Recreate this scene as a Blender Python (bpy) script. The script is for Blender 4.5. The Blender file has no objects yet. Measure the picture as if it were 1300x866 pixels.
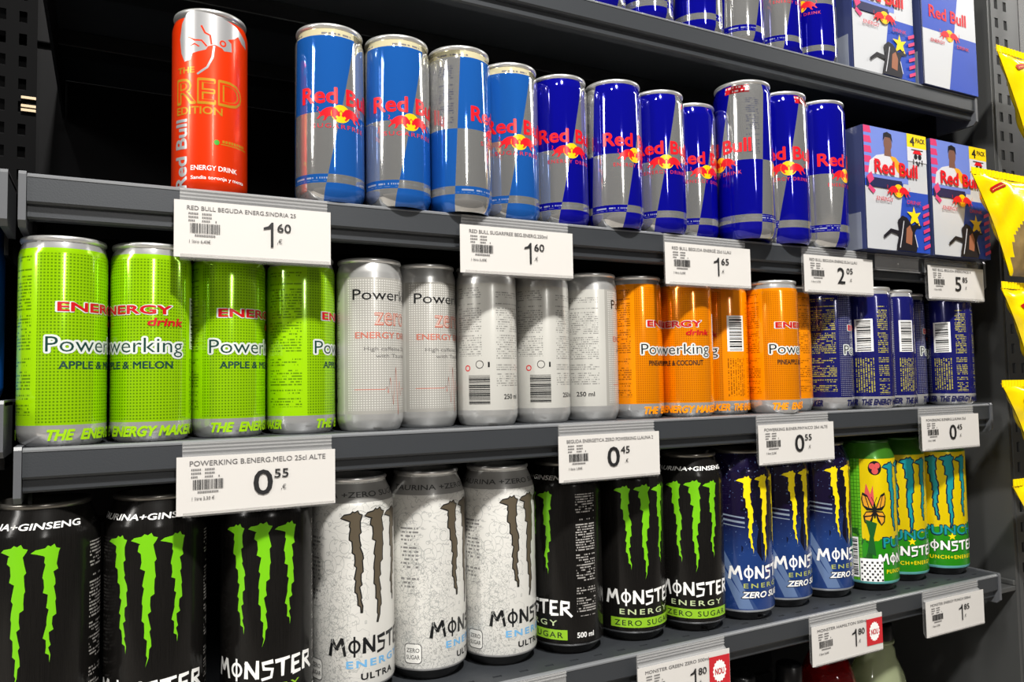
import bpy, bmesh, math, random
from mathutils import Vector, Matrix
from mathutils.geometry import tessellate_polygon
random.seed(7)
S = bpy.context.scene
COL = S.collection
Z0 = 1.40                                   # height of the reference level above the floor
# ------------------------------------------------------------------ camera
F, YAW, PITCH, ROLL = 980.32, 0.48343, 0.05336, -0.01685
CAM = Vector((0.0, -0.5624, Z0 - 0.0108))
FW = Vector((math.sin(YAW)*math.cos(PITCH), math.cos(YAW)*math.cos(PITCH), math.sin(PITCH)))
_r0 = Vector((math.cos(YAW), -math.sin(YAW), 0)); _u0 = _r0.cross(FW)
RT = math.cos(ROLL)*_r0 + math.sin(ROLL)*_u0
UP = -math.sin(ROLL)*_r0 + math.cos(ROLL)*_u0
cd = bpy.data.cameras.new('camera'); cd.sensor_width = 36; cd.lens = F/1300*36; cd.clip_start = 0.02
cam = bpy.data.objects.new('camera', cd); COL.objects.link(cam)
cam.matrix_world = Matrix(((RT.x, UP.x, -FW.x, CAM.x), (RT.y, UP.y, -FW.y, CAM.y), (RT.z, UP.z, -FW.z, CAM.z), (0, 0, 0, 1)))
S.camera = cam
# ------------------------------------------------------------------ world, lamps, exposure
w = bpy.data.worlds.new('world'); S.world = w; w.use_nodes = True
w.node_tree.nodes['Background'].inputs[0].default_value = (0.95, 0.97, 1.0, 1)
w.node_tree.nodes['Background'].inputs[1].default_value = 0.045
def area(name, loc, target, sx, sy, power, col=(1, 0.97, 0.92)):
    d = bpy.data.lights.new(name, 'AREA'); d.shape = 'RECTANGLE'; d.size = sx; d.size_y = sy; d.energy = power; d.color = col
    o = bpy.data.objects.new(name, d); COL.objects.link(o); o.location = loc
    v = (Vector(target)-Vector(loc)); o.rotation_euler = v.to_track_quat('-Z', 'Y').to_euler(); return o
area('aisle_spot_and_fill', (0.10, -1.30, Z0+1.76), (0.4, 0.0, Z0), 0.12, 0.12, 76)
area('aisle_spot_and_fill', (-0.5, -1.20, Z0+1.76), (-0.4, -2.4, Z0-0.3), 0.12, 0.12, 30)  # added unseen fill that brightens the opposite block for reflections and bounce
lamp = area('aisle_panel_lamp', (-4.6, -1.50, Z0+1.78), (-4.6, -1.50, 0), 4.6, 0.42, 230); lamp.rotation_euler = (0, 0, 0.25)
area('aisle_panel_lamp', (5.0, -0.80, Z0+1.78), (5.0, -0.80, 0), 4.5, 0.35, 120)
area('cross_panel_lamp', (0.30, -7.2, Z0+1.78), (0.30, -7.2, 0), 0.42, 6.0, 260)
S.view_settings.view_transform = 'Standard'; S.view_settings.look = 'None'
S.view_settings.exposure = 0.0; S.view_settings.gamma = 1.0; S.view_settings.use_curve_mapping = False
# ------------------------------------------------------------------ node helpers
class X:
    """scalar socket with arithmetic"""
    def __init__(s, t, k): s.t = t; s.k = k
    def _m(s, op, o=None, o2=None):
        n = s.t.nodes.new('ShaderNodeMath'); n.operation = op
        s.t.links.new(s.k, n.inputs[0])
        for i, v in ((1, o), (2, o2)):
            if v is None: continue
            if isinstance(v, X): s.t.links.new(v.k, n.inputs[i])
            else: n.inputs[i].default_value = v
        return X(s.t, n.outputs[0])
    def __add__(s, o): return s._m('ADD', o)
    def __sub__(s, o): return s._m('SUBTRACT', o)
    def __mul__(s, o): return s._m('MULTIPLY', o)
    def __gt__(s, o): return s._m('GREATER_THAN', o)
    def __lt__(s, o): return s._m('LESS_THAN', o)
    def frac(s): return s._m('FRACT')
    def floor(s): return s._m('FLOOR')
    def abs(s): return s._m('ABSOLUTE')
    def wrap(s, lo, hi): return s._m('WRAP', hi, lo)
    def mx(s, o): return s._m('MAXIMUM', o)
    def xor(s, o): return (s-o).abs()
    def inv(s): return (s*-1.0)+1.0
    def sin(s): return s._m('SINE')
def band(v, a, b): return (v > a)*(v < b)
class Mat:
    def __init__(s, name):
        s.m = bpy.data.materials.new(name); s.m.use_nodes = True; s.t = s.m.node_tree
        s.b = s.t.nodes['Principled BSDF']
        tc = s.t.nodes.new('ShaderNodeTexCoord'); s.uvs = tc.outputs['UV']; s.objs = tc.outputs['Object']
        sp = s.t.nodes.new('ShaderNodeSeparateXYZ'); s.t.links.new(s.uvs, sp.inputs[0])
        s.u = X(s.t, sp.outputs[0]); s.v = X(s.t, sp.outputs[1])
    def rgb(s, c):
        n = s.t.nodes.new('ShaderNodeRGB'); n.outputs[0].default_value = (*c, 1); return n.outputs[0]
    def mix(s, f, a, b):
        n = s.t.nodes.new('ShaderNodeMix'); n.data_type = 'RGBA'; n.clamp_factor = True
        s.t.links.new(f.k, n.inputs[0])
        for v, i in ((a, 6), (b, 7)):
            if isinstance(v, tuple): n.inputs[i].default_value = (*v, 1)
            else: s.t.links.new(v, n.inputs[i])
        return n.outputs[2]
    def fmix(s, f, a, b): return f*(b-a)+a
    def set(s, **k):
        for n, v in k.items():
            i = s.b.inputs[n.replace('_', ' ')]
            if isinstance(v, X): s.t.links.new(v.k, i)
            elif isinstance(v, tuple): i.default_value = (*v, 1)
            elif isinstance(v, (int, float)): i.default_value = v
            else: s.t.links.new(v, i)
        return s
    def noise(s, scale, vec=None, detail=2):
        n = s.t.nodes.new('ShaderNodeTexNoise'); n.inputs['Scale'].default_value = scale; n.inputs['Detail'].default_value = detail
        s.t.links.new(vec or s.objs, n.inputs[0]); return X(s.t, n.outputs[0])
    def stretch(s, vec, sc):
        n = s.t.nodes.new('ShaderNodeMapping'); n.inputs['Scale'].default_value = sc; s.t.links.new(vec, n.inputs[0]); return n.outputs[0]
    def white(s, a, b):
        c = s.t.nodes.new('ShaderNodeCombineXYZ'); s.t.links.new(a.k, c.inputs[0]); s.t.links.new(b.k, c.inputs[1])
        n = s.t.nodes.new('ShaderNodeTexWhiteNoise'); n.noise_dimensions = '2D'; s.t.links.new(c.outputs[0], n.inputs[0]); return X(s.t, n.outputs[0])
    def lines(s, pitch, cw=0.9, keep=0.3):
        """rows of tiny illegible print"""
        row = (s.v*(1/pitch)); r = row.floor()
        m = band(row.frac(), 0.25, 0.75)
        word = s.white((s.u*(0.17/cw)+(r*0.37)).floor(), r+0.5) > 0.16
        gap = s.white(r*0.0+0.5, r*0.5) > 0.12
        return m*(s.white((s.u*(1/cw)).floor(), r) > keep)*word*gap
    def bump(s, h, strength, dist=0.001):
        n = s.t.nodes.new('ShaderNodeBump'); n.inputs['Strength'].default_value = strength; n.inputs['Distance'].default_value = dist
        s.t.links.new(h.k, n.inputs['Height']); s.t.links.new(n.outputs[0], s.b.inputs['Normal']); return s
def c255(r, g, b):
    f = lambda x: (x/255/12.92) if x <= 10 else ((x/255+0.055)/1.055)**2.4
    return (f(r), f(g), f(b))
def simple(name, col, rough=0.5, metal=0.0, **k):
    m = Mat(name); m.set(Base_Color=col, Roughness=rough, Metallic=metal, **k); return m.m
# ------------------------------------------------------------------ flat print: 2D shapes in millimetres
class Flat:
    """v: points, f: faces, z: small per-point lift (in layers) that keeps overlapping pieces apart"""
    def __init__(s, v, f, z=None): s.v = v; s.f = f; s.z = z or [0.0]*len(v)
    def move(s, dx=0, dy=0): return Flat([(x+dx, y+dy) for x, y in s.v], s.f, s.z)
    def scale(s, a, b=None): b = a if b is None else b; return Flat([(x*a, y*b) for x, y in s.v], s.f, s.z)
    def rot(s, a): c, n = math.cos(a), math.sin(a); return Flat([(x*c-y*n, x*n+y*c) for x, y in s.v], s.f, s.z)
    def lift(s, d): return Flat(s.v, s.f, [q+d for q in s.z])
    def box(s): xs = [p[0] for p in s.v]; ys = [p[1] for p in s.v]; return min(xs), min(ys), max(xs), max(ys)
def join(fl, step=0.0):
    v, f, z = [], [], []
    for k, a in enumerate(fl):
        o = len(v); v += a.v; f += [tuple(i+o for i in q) for q in a.f]; z += [q+k*step for q in a.z]
    return Flat(v, f, z)
def poly(p):
    t = tessellate_polygon([[Vector((x, y, 0)) for x, y in p]]); return Flat(list(p), [tuple(q) for q in t])
def rect(a, b, c, d): return Flat([(a, b), (c, b), (c, d), (a, d)], [(0, 1, 2, 3)])
def disc(x, y, r, n=20, ry=None): ry = ry or r; return poly([(x+r*math.cos(2*math.pi*i/n), y+ry*math.sin(2*math.pi*i/n)) for i in range(n)])
def ring(x, y, r, w, n=24, ry=None):
    ry = ry or r; v = []; f = []
    for i in range(n):
        a = 2*math.pi*i/n; v += [(x+r*math.cos(a), y+ry*math.sin(a)), (x+(r-w)*math.cos(a), y+(ry-w)*math.sin(a))]
        j = (i+1) % n; f.append((2*i, 2*j, 2*j+1, 2*i+1))
    return Flat(v, f)
def rrect(a, b, c, d, r):
    p = []
    for cx, cy, a0 in ((c-r, d-r, 0), (a+r, d-r, 90), (a+r, b+r, 180), (c-r, b+r, 270)):
        for k in range(5): t = math.radians(a0+k*22.5); p.append((cx+r*math.cos(t), cy+r*math.sin(t)))
    return poly(p)
_tc = {}
def txt(s, x=0, y=0, cap=10, width=None, bold=0.0, shear=0.0, align='L', space=1.0, res=3):
    """text; y = baseline, cap = capital height, width = fitted length"""
    key = (s, bold, shear, space, res)
    if key not in _tc:
        c = bpy.data.curves.new('t', 'FONT'); c.body = s; c.size = 1; c.offset = min(bold, 0.0); c.shear = shear; c.space_character = space; c.resolution_u = res
        o = bpy.data.objects.new('t', c); COL.objects.link(o)
        m = o.to_mesh(); v = [(p.co.x, p.co.y) for p in m.vertices]; f = [tuple(q.vertices) for q in m.polygons]
        o.to_mesh_clear(); bpy.data.objects.remove(o); bpy.data.curves.remove(c); t0 = Flat(v, f)
        if bold > 0:                                   # heavier weight: the glyph repeated round a small circle
            k_ = 6 if bold < 0.02 else (10 if bold < 0.06 else 14)
            t0 = join([t0.move(bold*math.cos(6.2832*i/k_), bold*math.sin(6.2832*i/k_)) for i in range(k_)]+[t0], 0.25)
        _tc[key] = t0
    t = _tc[key]; b = t.box(); k = cap/0.729
    kx = k if width is None else width/(b[2]-b[0])
    t = t.move(-b[0], 0).scale(kx, k); W = (b[2]-b[0])*kx
    return t.move(x - {'L': 0, 'C': W/2, 'R': W}[align], y)
def stroke(p, w0, w1=None):
    """tapered polyline"""
    w1 = w0 if w1 is None else w1; n = len(p); L = []; R_ = []
    for i, (x, y) in enumerate(p):
        a = p[max(0, i-1)]; b = p[min(n-1, i+1)]; dx, dy = b[0]-a[0], b[1]-a[1]; l = math.hypot(dx, dy) or 1
        w = (w0+(w1-w0)*i/(n-1))/2; L.append((x-dy/l*w, y+dx/l*w)); R_.append((x+dy/l*w, y-dx/l*w))
    v = L+R_; return Flat(v, [(i, i+n, i+n+1, i+1) for i in range(n-1)])
def bars(x0, y0, x1, y1, horiz=False, seed=1, n=30):
    r = random.Random(seed); out = []; t = 0.0; L = []
    while t < 1:
        a = r.choice((1, 1, 2, 3))/(n*2.6); L.append((t, min(1, t+a))); t += a+r.choice((1, 1, 2))/(n*2.6)
    for a, b in L:
        if horiz: out.append(rect(x0, y0+(y1-y0)*a, x1, y0+(y1-y0)*b))
        else: out.append(rect(x0+(x1-x0)*a, y0, x0+(x1-x0)*b, y1))
    return join(out)
def build_flat(name, layers, mapper, cut=None):
    """layers: list of (Flat, material); later layers lie further out. mapper(x, y, layer) -> (co, normal)"""
    me = bpy.data.meshes.new(name); V = []; Fc = []; MI = []; NO = []; mats = []
    base = 0.0
    for fl, m in layers:
        if m not in mats: mats.append(m)
        mi = mats.index(m)
        bm = bmesh.new(); vs = [bm.verts.new((x, y, zq)) for (x, y), zq in zip(fl.v, fl.z)]
        for q in fl.f:
            if len(set(q)) < 3: continue
            try: bm.faces.new([vs[i] for i in q])
            except ValueError: pass
        if cut:
            b = fl.box(); k = math.ceil(b[0]/cut)
            while k*cut < b[2]:
                if k*cut > b[0]+1e-4: bmesh.ops.bisect_plane(bm, geom=bm.verts[:]+bm.edges[:]+bm.faces[:], plane_co=(k*cut, 0, 0), plane_no=(1, 0, 0), dist=1e-5)
                k += 1
        bm.normal_update(); bm.verts.index_update(); o = len(V)
        for v in bm.verts:
            c, n = mapper(v.co.x, v.co.y, base+v.co.z); V.append(c); NO.append(n)
        for f in bm.faces:
            q = [v.index+o for v in f.verts]
            if f.normal.z < 0: q.reverse()
            if f.calc_area() > 1e-7: Fc.append(q); MI.append(mi)
        bm.free(); base += 1.0+max(fl.z)
    me.from_pydata(V, [], Fc); me.update()
    for m in mats: me.materials.append(m)
    me.polygons.foreach_set('material_index', MI)
    me.normals_split_custom_set_from_vertices(NO)
    return me
def wrapper(R):
    def f(x, y, li):
        a = x/R; r = (R+0.09+0.03*li)/1000
        return (r*math.sin(a), -r*math.cos(a), y/1000), (math.sin(a), -math.cos(a), 0)
    return f
def neck_wrapper(R, prof):
    """follows the shell's own radius at each height (print on the tapering neck)"""
    def f(x, y, li):
        r = R
        for (r0, z0), (r1, z1) in zip(prof, prof[1:]):
            if z0 <= y <= z1 and z1 > z0: r = r0+(r1-r0)*(y-z0)/(z1-z0)
        a = x/R; r = (r+0.10+0.03*li)/1000
        return (r*math.sin(a), -r*math.cos(a), y/1000), (math.sin(a)*0.92, -math.cos(a)*0.92, 0.39)
    return f
def plane_map(x, y, li): return (x/1000, -(0.0002+0.00006*li), y/1000), (0, -1, 0)
# ------------------------------------------------------------------ mesh helpers
def obj(name, me, parent=None, loc=None):
    o = bpy.data.objects.new(name, me); COL.objects.link(o); o.parent = parent
    if loc: o.location = loc
    return o
def empty(name, loc, rz=0.0):
    o = bpy.data.objects.new(name, None); COL.objects.link(o); o.location = loc; o.rotation_euler = (0, 0, rz); o.empty_display_size = 0.02; return o
def tag(o, label, cat, group=None, kind=None):
    o['label'] = label; o['category'] = cat
    if group: o['group'] = group
    if kind: o['kind'] = kind
    return o
def struct(o, label, cat='wall'):
    o['kind'] = 'structure'; o['label'] = label; o['category'] = cat; return o
def finish(name, bm, mats, smooth=False):
    me = bpy.data.meshes.new(name); bm.normal_update(); bm.to_mesh(me); bm.free()
    for m in (mats if isinstance(mats, (list, tuple)) else [mats]): me.materials.append(m)
    if smooth: me.polygons.foreach_set('use_smooth', [True]*len(me.polygons))
    return me
def box_bm(boxes, bevel=0.0):
    bm = bmesh.new()
    for (x0, y0, z0, x1, y1, z1) in boxes:
        M = Matrix.Translation(((x0+x1)/2, (y0+y1)/2, (z0+z1)/2)) @ Matrix.Diagonal((x1-x0, y1-y0, z1-z0, 1))
        bmesh.ops.create_cube(bm, size=1, matrix=M)
    if bevel: bmesh.ops.bevel(bm, geom=bm.edges[:], offset=bevel, segments=2, affect='EDGES', profile=0.5)
    return bm
def boxes(name, bl, mat, parent=None, bevel=0.0, loc=None): return obj(name, finish(name, box_bm(bl, bevel), mat), parent, loc)
def lathe(name, prof, mats, seg=96, sharp=True):
    """prof in mm (r, z); UV = arc length in mm, height in mm"""
    bm = bmesh.new(); uv = bm.loops.layers.uv.new('UVMap'); rings = []
    Rm = max(p[0] for p in prof)
    for r, z in prof:
        if r < 1e-6: rings.append([bm.verts.new((0, 0, z/1000))])
        else: rings.append([bm.verts.new((r/1000*math.sin(a), -r/1000*math.cos(a), z/1000)) for a in [-math.pi+2*math.pi*i/seg for i in range(seg)]])
    for k in range(len(prof)-1):
        A, B = rings[k], rings[k+1]
        for i in range(seg):
            j = (i+1) % seg; u0 = (-math.pi+2*math.pi*i/seg)*Rm; u1 = (-math.pi+2*math.pi*(i+1)/seg)*Rm
            if len(A) == 1: vs = [A[0], B[j], B[i]]; uu = [(u0, prof[k][1]), (u1, prof[k+1][1]), (u0, prof[k+1][1])]
            elif len(B) == 1: vs = [A[i], A[j], B[0]]; uu = [(u0, prof[k][1]), (u1, prof[k][1]), (u0, prof[k+1][1])]
            else: vs = [A[i], A[j], B[j], B[i]]; uu = [(u0, prof[k][1]), (u1, prof[k][1]), (u1, prof[k+1][1]), (u0, prof[k+1][1])]
            f = bm.faces.new(vs); f.smooth = True
            for l, t in zip(f.loops, uu): l[uv].uv = t
    return finish(name, bm, mats)
def prism_x(name, prof, x0, x1, mat, smooth=False):
    bm = bmesh.new(); a = [bm.verts.new((x0, y, z)) for y, z in prof]; b = [bm.verts.new((x1, y, z)) for y, z in prof]; n = len(prof)
    for i in range(n): bm.faces.new((a[i], a[(i+1) % n], b[(i+1) % n], b[i]))
    bm.faces.new(a[::-1]); bm.faces.new(b); bmesh.ops.recalc_face_normals(bm, faces=bm.faces[:])
    return finish(name, bm, mat)
# pixel helpers (a pixel gives a direction; distances come from the shelves)
def pray(px, py): return (FW*F + RT*(px-650) + UP*(433-py)).normalized()
def face_angle(cx, cy, R, px, py):
    """angle round a can of the print that the photo shows at pixel px"""
    d = pray(px, py); dx, dy = d.x, d.y; ox, oy = CAM.x-cx, CAM.y-cy
    A = dx*dx+dy*dy; B = ox*dx+oy*dy; C = ox*ox+oy*oy-R*R; D = B*B-A*C
    t = (-B-math.sqrt(max(D, 0)))/A
    return math.atan2(ox+t*dx, -(oy+t*dy))
# ------------------------------------------------------------------ plain materials
M = {}
M['alu'] = simple('aluminium', (0.80, 0.80, 0.79), 0.30, 0.75)
M['edge'] = simple('pale_edge_strip', c255(112, 114, 117), 0.35)
M['void'] = simple('black_post_coat', c255(4, 4, 5), 0.7, 0, Specular_IOR_Level=0.08)
M['alu_dark'] = simple('dark_lacquered_aluminium', (0.20, 0.19, 0.17), 0.28, 0.85)
def shelf_metal(name, c):
    m = Mat(name); n = m.noise(900, detail=1); m.set(Base_Color=c, Roughness=0.42, Metallic=0.25); m.bump(n, 0.12, 0.0004); return m.m
M['shelf'] = shelf_metal('graphite_powder_coat', c255(58, 61, 65))
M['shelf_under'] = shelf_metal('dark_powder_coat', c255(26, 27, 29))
M['panel'] = simple('black_panel_coat', c255(9, 9, 11), 0.6, 0, Specular_IOR_Level=0.12)
M['side'] = shelf_metal('grey_side_panel_coat', c255(76, 77, 77))
M['capgrey'] = simple('grey_plastic', c255(88, 90, 94), 0.35)
def clear_mat():
    m = Mat('clear_pvc'); m.set(Base_Color=(0.62, 0.62, 0.62), Roughness=0.12, IOR=1.3, Alpha=0.24); return m.m
M['clear'] = clear_mat()
M['paper'] = simple('card_paper', c255(206, 203, 199), 0.55)
M['ink'] = simple('black_ink', c255(24, 24, 26), 0.5)
M['greyink'] = simple('grey_ink', c255(100, 98, 98), 0.5)
M['redink'] = simple('red_ink', c255(190, 30, 40), 0.5)
M['whiteink'] = simple('white_ink', c255(240, 240, 238), 0.4)
# ------------------------------------------------------------------ the setting
XL, XR = -0.05, 0.95
ZS = [0.331, 0.1252, -0.0466, -0.2502, -0.58]
fl = struct(boxes('floor', [(-8, -9, -0.05, 8, 1, 0)], simple('floor_tile', c255(176, 170, 162), 0.4)), 'pale shop floor in the aisle', 'floor')
op = struct(boxes('wall_opposite', [(-6, -2.55, 0, 6, -2.35, 1.75)], simple('opposite_shelving', c255(90, 84, 80), 0.6)), 'dark shelving block across the aisle')
bk = struct(boxes('wall_back', [(-0.62, 0.412, 0.2, 1.5, 0.43, 2.3)], M['panel']), 'black back panel of the shelving bay')
zz = 0.22
for k in range(12):                                     # back boards, each its own board with a recessed joint
    boxes('back_board', [(-0.60, 0.402, zz, 1.02, 0.412, zz+0.165)], M['panel'], bk, 0.0015); zz += 0.172
sd = struct(boxes('wall_right', [(0.984, 0.001, 0.2, 0.990, 0.41, 2.3)], M['side']), 'dark grey side panel closing the bay')
def slotted(name, x0, x1, y, cols, z_lo, z_hi, mat, label, pitch=0.0245, face=-1):
    """perforated steel upright: real rectangular holes in two columns"""
    bm = bmesh.new(); xs = [x0]
    for c in cols: xs += [c-0.0036, c+0.0036]
    xs.append(x1); zs = []; z = z_lo
    while z < z_hi: zs += [z, z+0.0125]; z += pitch
    zs.append(z)
    g = [[bm.verts.new((x, y, zv)) for zv in zs] for x in xs]
    for i in range(len(xs)-1):
        for j in range(len(zs)-1):
            if i % 2 == 1 and j % 2 == 0: continue
            bm.faces.new((g[i][j], g[i+1][j], g[i+1][j+1], g[i][j+1]))
    r = bmesh.ops.extrude_face_region(bm, geom=bm.faces[:]); vs = [e for e in r['geom'] if isinstance(e, bmesh.types.BMVert)]
    bmesh.ops.translate(bm, verts=vs, vec=(0, 0.002, 0)); bmesh.ops.recalc_face_normals(bm, faces=bm.faces[:])
    o = obj(name, finish(name, bm, mat)); struct(o, label, 'upright'); return o
up1 = slotted('trim_1', 0.9902, 1.050, 0.000, (1.0015, 1.0205), 0.9, 2.1, M['side'], 'grey slotted steel upright beside the snack bags')
boxes('post_core', [(0.990, 0.05, 0.2, 2.40, 0.055, 2.3)], M['panel'], up1)
up2 = slotted('trim_2', -0.115, -0.070, 0.392, (-0.102, -0.083), 0.9, 2.1, M['void'], 'black slotted steel upright at the back corner')
for k, dz in enumerate((0.0, -0.009, -0.0135)):  # pale bars painted in for the light coming through the slots
    boxes('slot_light_bar', [(-0.0835, 0.388, Z0+0.300+dz-0.0014, -0.0700, 0.3905, Z0+0.300+dz+0.0014)], simple('slot_light_paint', c255(190, 170, 140), 0.4, 0.4) if k == 0 else bpy.data.materials['slot_light_paint'], up2)
# shelves
def make_shelf(z, x0, x1, label, holes=True):
    sh = empty('gondola_shelf', (x0, 0, z+Z0)); L = x1-x0; tag(sh, label, 'shelf', 'dark grey metal shelves of the bay')
    # deck with a row of slots near the front edge
    bm = bmesh.new(); ys = [0.004, 0.0135, 0.0165, 0.40]; xs = [0.0]; x = 0.0105
    while x < L-0.02: xs += [x, x+0.008]; x += 0.0246
    xs.append(L)
    g = [[bm.verts.new((xx, yy, 0)) for yy in ys] for xx in xs]
    for i in range(len(xs)-1):
        for j in range(3):
            if j == 1 and i % 2 == 1: continue
            bm.faces.new((g[i][j], g[i+1][j], g[i+1][j+1], g[i][j+1]))
    r = bmesh.ops.extrude_face_region(bm, geom=bm.faces[:]); bmesh.ops.translate(bm, verts=[e for e in r['geom'] if isinstance(e, bmesh.types.BMVert)], vec=(0, 0, -0.0022))
    bmesh.ops.recalc_face_normals(bm, faces=bm.faces[:])
    obj('deck', finish('deck', bm, M['shelf']), sh)
    lip = [(0.004, 0.0), (0.0022, 0.0), (0.0006, -0.0007), (0, -0.0022), (0, -0.0175), (0.0012, -0.0190), (0.0048, -0.0195), (0.0048, -0.0265), (0.0062, -0.0278), (0.014, -0.0278), (0.014, -0.0262), (0.0070, -0.0262), (0.0070, -0.0180), (0.0025, -0.0172), (0.0025, -0.0022), (0.004, -0.0022)]
    obj('front_lip', prism_x('front_lip', lip, 0.0045, L-0.0045, M['shelf']), sh)
    obj('edge_strip', prism_x('edge_strip', [(0.0030, 0.0004), (0.0008, 0.0002), (-0.0004, -0.0010), (-0.0004, -0.0022), (0.0010, -0.0010)], 0.0046, L-0.0046, M['edge']), sh)
    cap = [(0.05, 0.0012), (0.0, 0.0012), (-0.0012, -0.001), (-0.0012, -0.030), (0.003, -0.034), (0.05, -0.034)]
    obj('end_cap', prism_x('end_cap', cap, 0.0, 0.0042, M['capgrey']), sh); obj('end_cap', prism_x('end_cap', cap, L-0.0042, L, M['capgrey']), sh)
    for yy in (0.12, 0.26): boxes('brace', [(0.004, yy, -0.0180, L-0.004, yy+0.03, -0.0024)], M['shelf_under'], sh, 0.001)
    for xx in (0.004, L-0.0065): boxes('bracket', [(xx, 0.05, -0.045, xx+0.0025, 0.40, -0.0024)], M['shelf_under'], sh)
    return sh
make_shelf(ZS[0], XL, XR, 'dark grey shelf above the other shelves, carrying royal blue cans and two carrier packs')
make_shelf(ZS[1], XL, XR, 'dark grey shelf carrying the red can, pale blue cans and boxed packs')
make_shelf(ZS[2], XL, XR, 'dark grey shelf carrying lime green, silver, orange and navy cans')
make_shelf(ZS[3], XL, XR, 'dark grey slotted shelf carrying the large claw-marked cans')
make_shelf(ZS[4], XL, XR, 'dark grey shelf under the others, carrying bottles')
make_shelf(ZS[1], -0.60, -0.0555, 'end of the neighbouring bay shelf level with the red can')
make_shelf(-0.018, -0.60, -0.0555, 'end of the neighbouring bay shelf beside the lime green cans')
br = tag(boxes('shelf_bracket', [(0.9505, 0.001, Z0-0.2745, 0.9838, 0.020, Z0-0.2685), (0.9795, 0.001, Z0-0.2685, 0.9838, 0.020, Z0-0.262)], M['side'], None, 0.0012), 'grey bracket arm between large can shelf and side panel', 'bracket')
# ------------------------------------------------------------------ cans: shared shells
def slim_prof(R, H):
    k = R/26.4
    body = [(0, 4.5), (17*k, 2.6), (21.2*k, 0.8), (22.3*k, 0), (23.2*k, 0.5), (24.4*k, 3), (26.0*k, 7), (26.4*k, 9.5), (26.4*k, H-12), (26.1*k, H-10), (24.9*k, H-5.6), (24.3*k, H-3.6)]
    lid = [(24.3*k, H-3.6), (25.2*k, H-3.0), (25.6*k, H-1.6), (25.2*k, H-0.3), (24.5*k, H), (23.9*k, H-0.8), (23.5*k, H-5.5), (21.8*k, H-5.8), (0, H-5.0)]
    return body, lid
def big_prof():
    H = 167.7
    body = [(0, 5), (18, 3), (23.6, 0.9), (24.8, 0), (25.9, 0.7), (27.6, 3.4), (29.2, 6.2), (32.2, 9.2), (32.8, 12), (32.8, 146), (32.3, 148.6), (29.6, 156.5), (27.2, 161.5), (26.3, 164)]
    lid = [(26.3, 164), (27.1, 164.6), (27.5, 166.1), (27.0, 167.5), (26.2, 167.7), (25.6, 166.8), (25.1, 161.6), (23, 161.3), (0, 162.2)]
    return body, lid
def tab_mesh(z):
    bm = bmesh.new(); n = 16; a = []; b = []
    for i in range(n):
        t = 2*math.pi*i/n; a.append(bm.verts.new((0.0075*math.cos(t), -0.002+0.012*math.sin(t), z))); b.append(bm.verts.new((0.0040*math.cos(t), 0.002+0.005*math.sin(t), z)))
    for i in range(n): j = (i+1) % n; bm.faces.new((a[i], a[j], b[j], b[i]))
    r = bmesh.ops.extrude_face_region(bm, geom=bm.faces[:]); bmesh.ops.translate(bm, verts=[e for e in r['geom'] if isinstance(e, bmesh.types.BMVert)], vec=(0, 0, 0.0012))
    bmesh.ops.recalc_face_normals(bm, faces=bm.faces[:]); return bm
SHAPES = {'slim': (26.15,)+slim_prof(26.15, 134.5), 'tall': (28.4,)+slim_prof(28.4, 156.8), 'big': (32.8,)+big_prof()}
class Design:
    def __init__(s, name, shape, body_mat, parts, lid=None, tab=None):
        s.shape = shape; R, bp, lp = SHAPES[shape]; s.R = R; s.name = name
        s.meshes = [('body', lathe('body', bp, body_mat)), ('lid', lathe('lid', lp, lid or M['alu'], 48))]
        if tab: s.meshes.append(('pull_tab', finish('pull_tab', tab_mesh(0.1618), tab)))
        for pn, layers in parts: s.meshes.append((pn, build_flat(pn, layers, neck_wrapper(R, bp) if pn == 'neck_lettering' else wrapper(R), 3.0)))
    def place(s, x, y, z, label, group, px=None, py=400, u=0.0, ang=None, cat='can'):
        a = ang if ang is not None else face_angle(x, y, s.R/1000, px, py)-u/s.R
        root = empty(s.name, (x, y, z+Z0), a); tag(root, label, cat, group)
        for n, me in s.meshes: obj(n, me, root)
        return root
def metal_mat(name, col, metal=0.75, rough=0.24):
    m = Mat(name); m.set(Base_Color=col, Metallic=metal, Roughness=rough, Coat_Weight=0.35, Coat_Roughness=0.06); return m
INK = {}
def ink(name, c, rough=0.3, metal=0.0):
    if name not in INK: INK[name] = simple('print_'+name, c, rough, metal)
    return INK[name]
SILVER = (0.62, 0.62, 0.61)
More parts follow.
